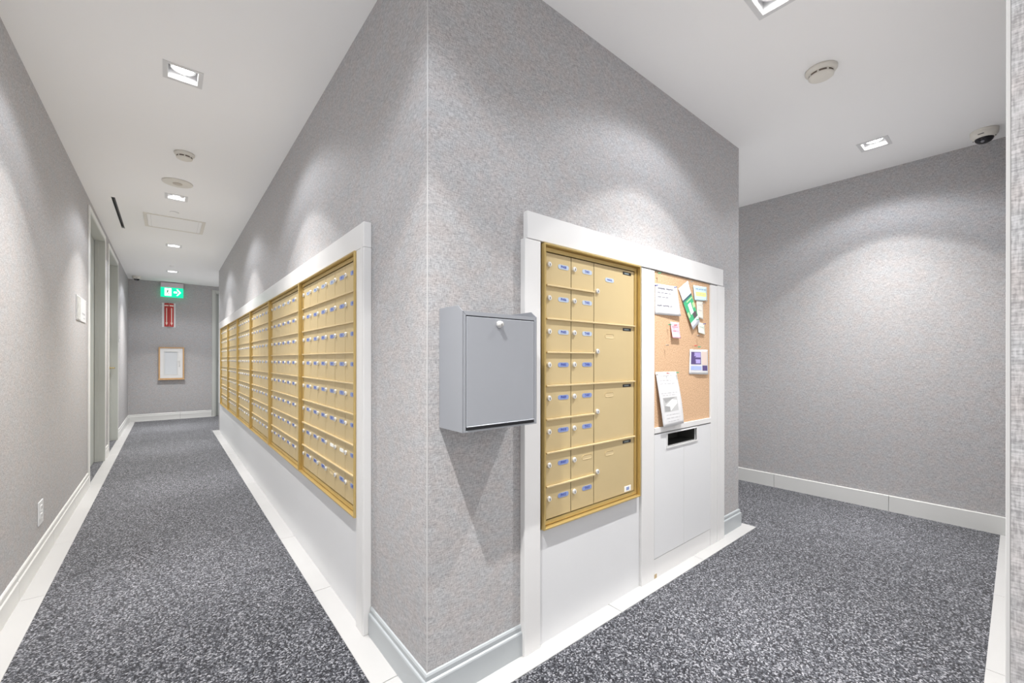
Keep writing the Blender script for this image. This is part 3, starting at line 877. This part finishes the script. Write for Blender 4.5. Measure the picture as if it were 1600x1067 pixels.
# ------------------------------------------------------------------ ceiling fittings
def smoke(x, y, label, r=.062):
    t = thing('smoke_detector', label, 'smoke detector', (x, y, H), 0, 'round smoke detectors')
    bm = BM(); lathe(bm, [(.0001, 0), (r, 0), (r * 1.0, -.010), (r * .86, -.022), (r * .80, -.024), (.0001, -.024)], 0, 0, n=40); obj('base', bm, M['cream'], t, True)
    bm = BM(); lathe(bm, [(.0001, -.024), (r * .76, -.024), (r * .74, -.034), (.0001, -.034)], 0, 0, n=40); obj('vent_band', bm, M['creamd'], t, True)
    for k in range(8):
        a = k * PI / 4; bm = BM()
        box(bm, r * .70, r * .79, -.004, .004, -.0345, -.0235); bmesh.ops.rotate(bm, cent=(0, 0, 0), matrix=Matrix.Rotation(a, 3, 'Z'), verts=bm.verts[:])
        obj('vent_rib', bm, M['cream'], t)
    bm = BM(); lathe(bm, [(.0001, -.034), (r * .80, -.034), (r * .78, -.039), (r * .62, -.044), (.0001, -.045)], 0, 0, n=40); obj('cap', bm, M['cream'], t, True)
    bm = BM(); lathe(bm, [(.0001, -.015), (.002, -.015), (.002, -.0175), (.0001, -.0175)], r * .9, 0, n=8); obj('indicator', bm, M['black'], t)
smoke(.096, 3.95, 'cream smoke detector on the left corridor ceiling beyond the first downlight')
smoke(2.655, .665, 'cream smoke detector on the right ceiling between the two downlights', .07)
t = thing('ceiling_speaker', 'flat round cream speaker cover on the left corridor ceiling', 'speaker', (.066, 4.64, H))
bm = BM(); lathe(bm, [(.0001, 0), (.108, 0), (.106, -.006), (.098, -.009), (.0001, -.009)], 0, 0, n=48); obj('cover', bm, M['cream'], t, True)
bm = BM(); lathe(bm, [(.0001, -.009), (.034, -.009), (.032, -.014), (.0001, -.014)], 0, 0, n=32); obj('centre_boss', bm, plain('cream_dark', (.55, .50, .44), .5), t, True)
bm = BM(); lathe(bm, [(.0001, 0), (.036, 0), (.036, -.006), (.030, -.009), (.0001, -.009)], 0, 0, n=32)
o = obj('sprinkler_cap', bm, M['ceil'], None, True); o.location = (.055, 5.60, H)
tag(o, 'small round white sprinkler cap in front of the ceiling access hatch', 'sprinkler')
bm = BM(); lathe(bm, [(.0001, .0), (.0385, .0), (.0385, -.002), (.0001, -.002)], 0, 0, n=32); obj('painted_shade_ring', bm, M['trimgrey'], o)  # flat grey disc drawn as the shade round the cap
bm = BM(); lathe(bm, [(.0001, 0), (.036, 0), (.036, -.006), (.030, -.009), (.0001, -.009)], 0, 0, n=32)
o = obj('sprinkler_cap', bm, M['ceil'], None, True); o.location = (.06, 8.85, H)
tag(o, 'farther tiny sprinkler cap near the last downlight of the corridor', 'sprinkler')
t = thing('access_hatch', 'flat rectangular access hatch in the left corridor ceiling', 'hatch', (.065, 6.08, H))
bm = slab('z', -.004, 0, -.265, .265, -.29, .29, [(-.235, .235, -.26, .26)]); obj('hatch_frame', bm, M['cream'], t)
bm = BM(); box(bm, -.232, .232, -.257, .257, -.003, 0, .001); obj('hatch_panel', bm, M['ceil'], t)
for s in (-1, 1):
    bm = BM(); box(bm, s * .205 - .0015, s * .205 + .0015, -.25, .25, -.0045, -.003); obj('hatch_seam', bm, M['trimgrey'], t)
t = thing('slot_diffuser', 'narrow black air slot in the left corridor ceiling', 'air vent', ((SLOT[0] + SLOT[1]) / 2, (SLOT[2] + SLOT[3]) / 2, H))
hw, hl = (SLOT[1] - SLOT[0]) / 2, (SLOT[3] - SLOT[2]) / 2
bm = BM(); box(bm, -hw, hw, -hl, hl, .025, .03); obj('plenum', bm, M['black'], t)
bm = BM(); box(bm, -hw, -hw + .002, -hl, hl, 0, .03); box(bm, hw - .002, hw, -hl, hl, 0, .03); obj('slot_edge', bm, M['black'], t)
def dome(x, y, label, r=.062, rz=0):
    t = thing('dome_camera', label, 'security camera', (x, y, H), rz, 'dome security cameras')
    bm = BM(); lathe(bm, [(.0001, 0), (r, 0), (r, -.008), (r * .985, -.010), (r * .985, -.013), (r, -.015), (r * .97, -.032), (r * .80, -.050), (r * .70, -.052), (.0001, -.052)], 0, 0, n=48)
    obj('housing', bm, M['cream'], t, True)
    bm = BM(); R = r * .68
    lathe(bm, [(R, -.049)] + [(max(.0001, R * math.cos(a)), -.050 - R * .78 * math.sin(a)) for a in [PI / 2 * k / 9 for k in range(1, 10)]], 0, 0, n=40)
    obj('dome', bm, M['smoked'], t, True)
    bm = BM(); lathe(bm, [(.0001, 0), (.009, 0), (.009, -.004), (.006, -.006), (.0001, -.006)], 0, 0, n=20)
    bmesh.ops.rotate(bm, cent=(0, 0, 0), matrix=Matrix.Rotation(math.radians(40), 3, 'Y'), verts=bm.verts[:])
    q = obj('lens', bm, bpy.data.materials.get('lens_grey') or plain('lens_grey', (.20, .20, .22), .2), t); q.location = (-R * .62, 0, -.050 - R * .56)
    bm = BM(); box(bm, -r * .98, -r * .9, -.014, .014, -.0375, -.0345); obj('maker_mark', bm, M['black'], t)
    for s in (-1, 1):
        bm = BM(); lathe(bm, [(.0001, -.050), (.003, -.050), (.003, -.0535), (.0001, -.0535)], 0, s * r * .78, n=8); obj('screw', bm, M['black'], t)
dome(4.20, .150, 'white dome security camera with smoked bubble at the right ceiling corner', .066, math.radians(-12))
dome(-.44, 10.35, 'tiny dome security camera in the far left ceiling corner of the corridor', .062, math.radians(90))

# ------------------------------------------------------------------ far wall fittings
ES = thing('exit_sign', 'green running man exit sign with a right arrow, high on the far wall', 'sign', (-.105, YF - .07, 2.43))
bm = BM(); box(bm, 0, .355, 0, .055, .19, .285, .004); obj('mount', bm, plain('exit_mount', (.62, .54, .58), .5), ES)
bm = BM(); box(bm, 0, .350, .012, .030, 0, .195, .003); ep = obj('lit_panel', bm, M['green'], ES)
bm = BM(); box(bm, .060, .165, .010, .012, .025, .175); obj('pictogram_panel', bm, M['exitw'], ep)
bm = BM()
def quad(bm, pts, y): bm.faces.new([bm.verts.new((x, y, z)) for x, z in pts])
quad(bm, [(.20, .083), (.255, .083), (.255, .117), (.20, .117)], .0105)
quad(bm, [(.240, .165), (.262, .165), (.315, .100), (.285, .100)], .0105)
quad(bm, [(.240, .035), (.262, .035), (.315, .100), (.285, .100)], .0105)
obj('arrow', bm, M['exitw'], ep)
bm = BM()
def limb(bm, a, b, w, y=.0088):
    A = Vector((a[0], 0, a[1])); B = Vector((b[0], 0, b[1])); d_ = (B - A).normalized(); n = Vector((-d_.z, 0, d_.x)) * w / 2
    quad(bm, [((A + n).x, (A + n).z), ((B + n).x, (B + n).z), ((B - n).x, (B - n).z), ((A - n).x, (A - n).z)], y)
for a, b, w in (((.110, .135), (.102, .095), .018), ((.104, .098), (.122, .070), .010), ((.122, .070), (.112, .040), .010), ((.104, .098), (.088, .070), .010),
                ((.088, .070), (.070, .066), .010), ((.112, .130), (.134, .112), .008), ((.110, .132), (.086, .124), .008), ((.086, .124), (.078, .104), .008)):
    limb(bm, a, b, w)
quad(bm, [(.110 + .010 * math.cos(k * PI / 4), .154 + .010 * math.sin(k * PI / 4)) for k in range(8)], .0088)
obj('running_figure', bm, col('exit_dark_green', (0, .14, .06)), ep)

RS = thing('fire_equipment_sign', 'folded red and white arrow sign below the exit sign', 'sign', (-.085, YF - .002, 1.835))
bm = BM(); box(bm, 0, .21, -.003, 0, 0, .48, .0005); obj('sign_back', bm, M['white2'], RS)
for k, x0 in enumerate((.035, .112)):
    bm = BM()
    a, b = (-.006, -.050) if k == 0 else (-.050, -.006)
    A = [bm.verts.new(p) for p in ((x0, a, .01), (x0 + .070, b, .01), (x0 + .070, b, .475), (x0, a, .475))]
    bm.faces.new(A); bm.normal_update(); bmesh.ops.solidify(bm, geom=bm.faces[:], thickness=.002)
    pn = obj('red_panel', bm, M['red'], RS)
    lerp = lambda s: a + (b - a) * s - .0026
    bm = BM()
    def q2(s0, s1, z0, z1): bm.faces.new([bm.verts.new((x0 + .070 * s, lerp(s), z)) for s, z in ((s0, z0), (s1, z0), (s1, z1), (s0, z1))])
    q2(.40, .62, .09, .38)
    bm.faces.new([bm.verts.new((x0 + .070 * s, lerp(s), z)) for s, z in ((.22, .09), (.51, .03), (.80, .09))])
    q2(.05, .95, .415, .44)
    obj('arrow', bm, M['redpale'], pn)

t = thing('extinguisher_cabinet', 'oak framed white fire cabinet with a glazed door on the far wall', 'cabinet', (-.135, YF, .80))
CW, CH = .395, .635
bm = slab('y', -.060, 0, 0, CW, 0, CH, [(.022, CW - .022, .022, CH - .022)]); obj('frame', bm, M['oak'], t)
bm = BM(); box(bm, -.012, CW + .012, -.066, 0, -.012, .0, .002); obj('sill', bm, M['oak'], t)
bm = slab('y', -.052, -.030, .023, CW - .023, .023, CH - .023, [(.085, CW - .105, .095, CH - .085)]); dd = obj('door', bm, M['white'], t)
bm = slab('y', -.055, -.050, .075, CW - .095, .085, CH - .075, [(.090, CW - .110, .100, CH - .090)]); obj('glazing_bead', bm, M['base_white'], dd)
bm = BM(); box(bm, .084, CW - .104, -.040, -.036, .094, CH - .084); obj('pane', bm, M['glassw'], dd)
bm = BM(); box(bm, CW - .080, CW - .070, -.068, -.060, .26, .37, .002); box(bm, CW - .080, CW - .070, -.062, -.050, .26, .27); box(bm, CW - .080, CW - .070, -.062, -.050, .36, .37)
obj('pull', bm, M['chrome'], dd)
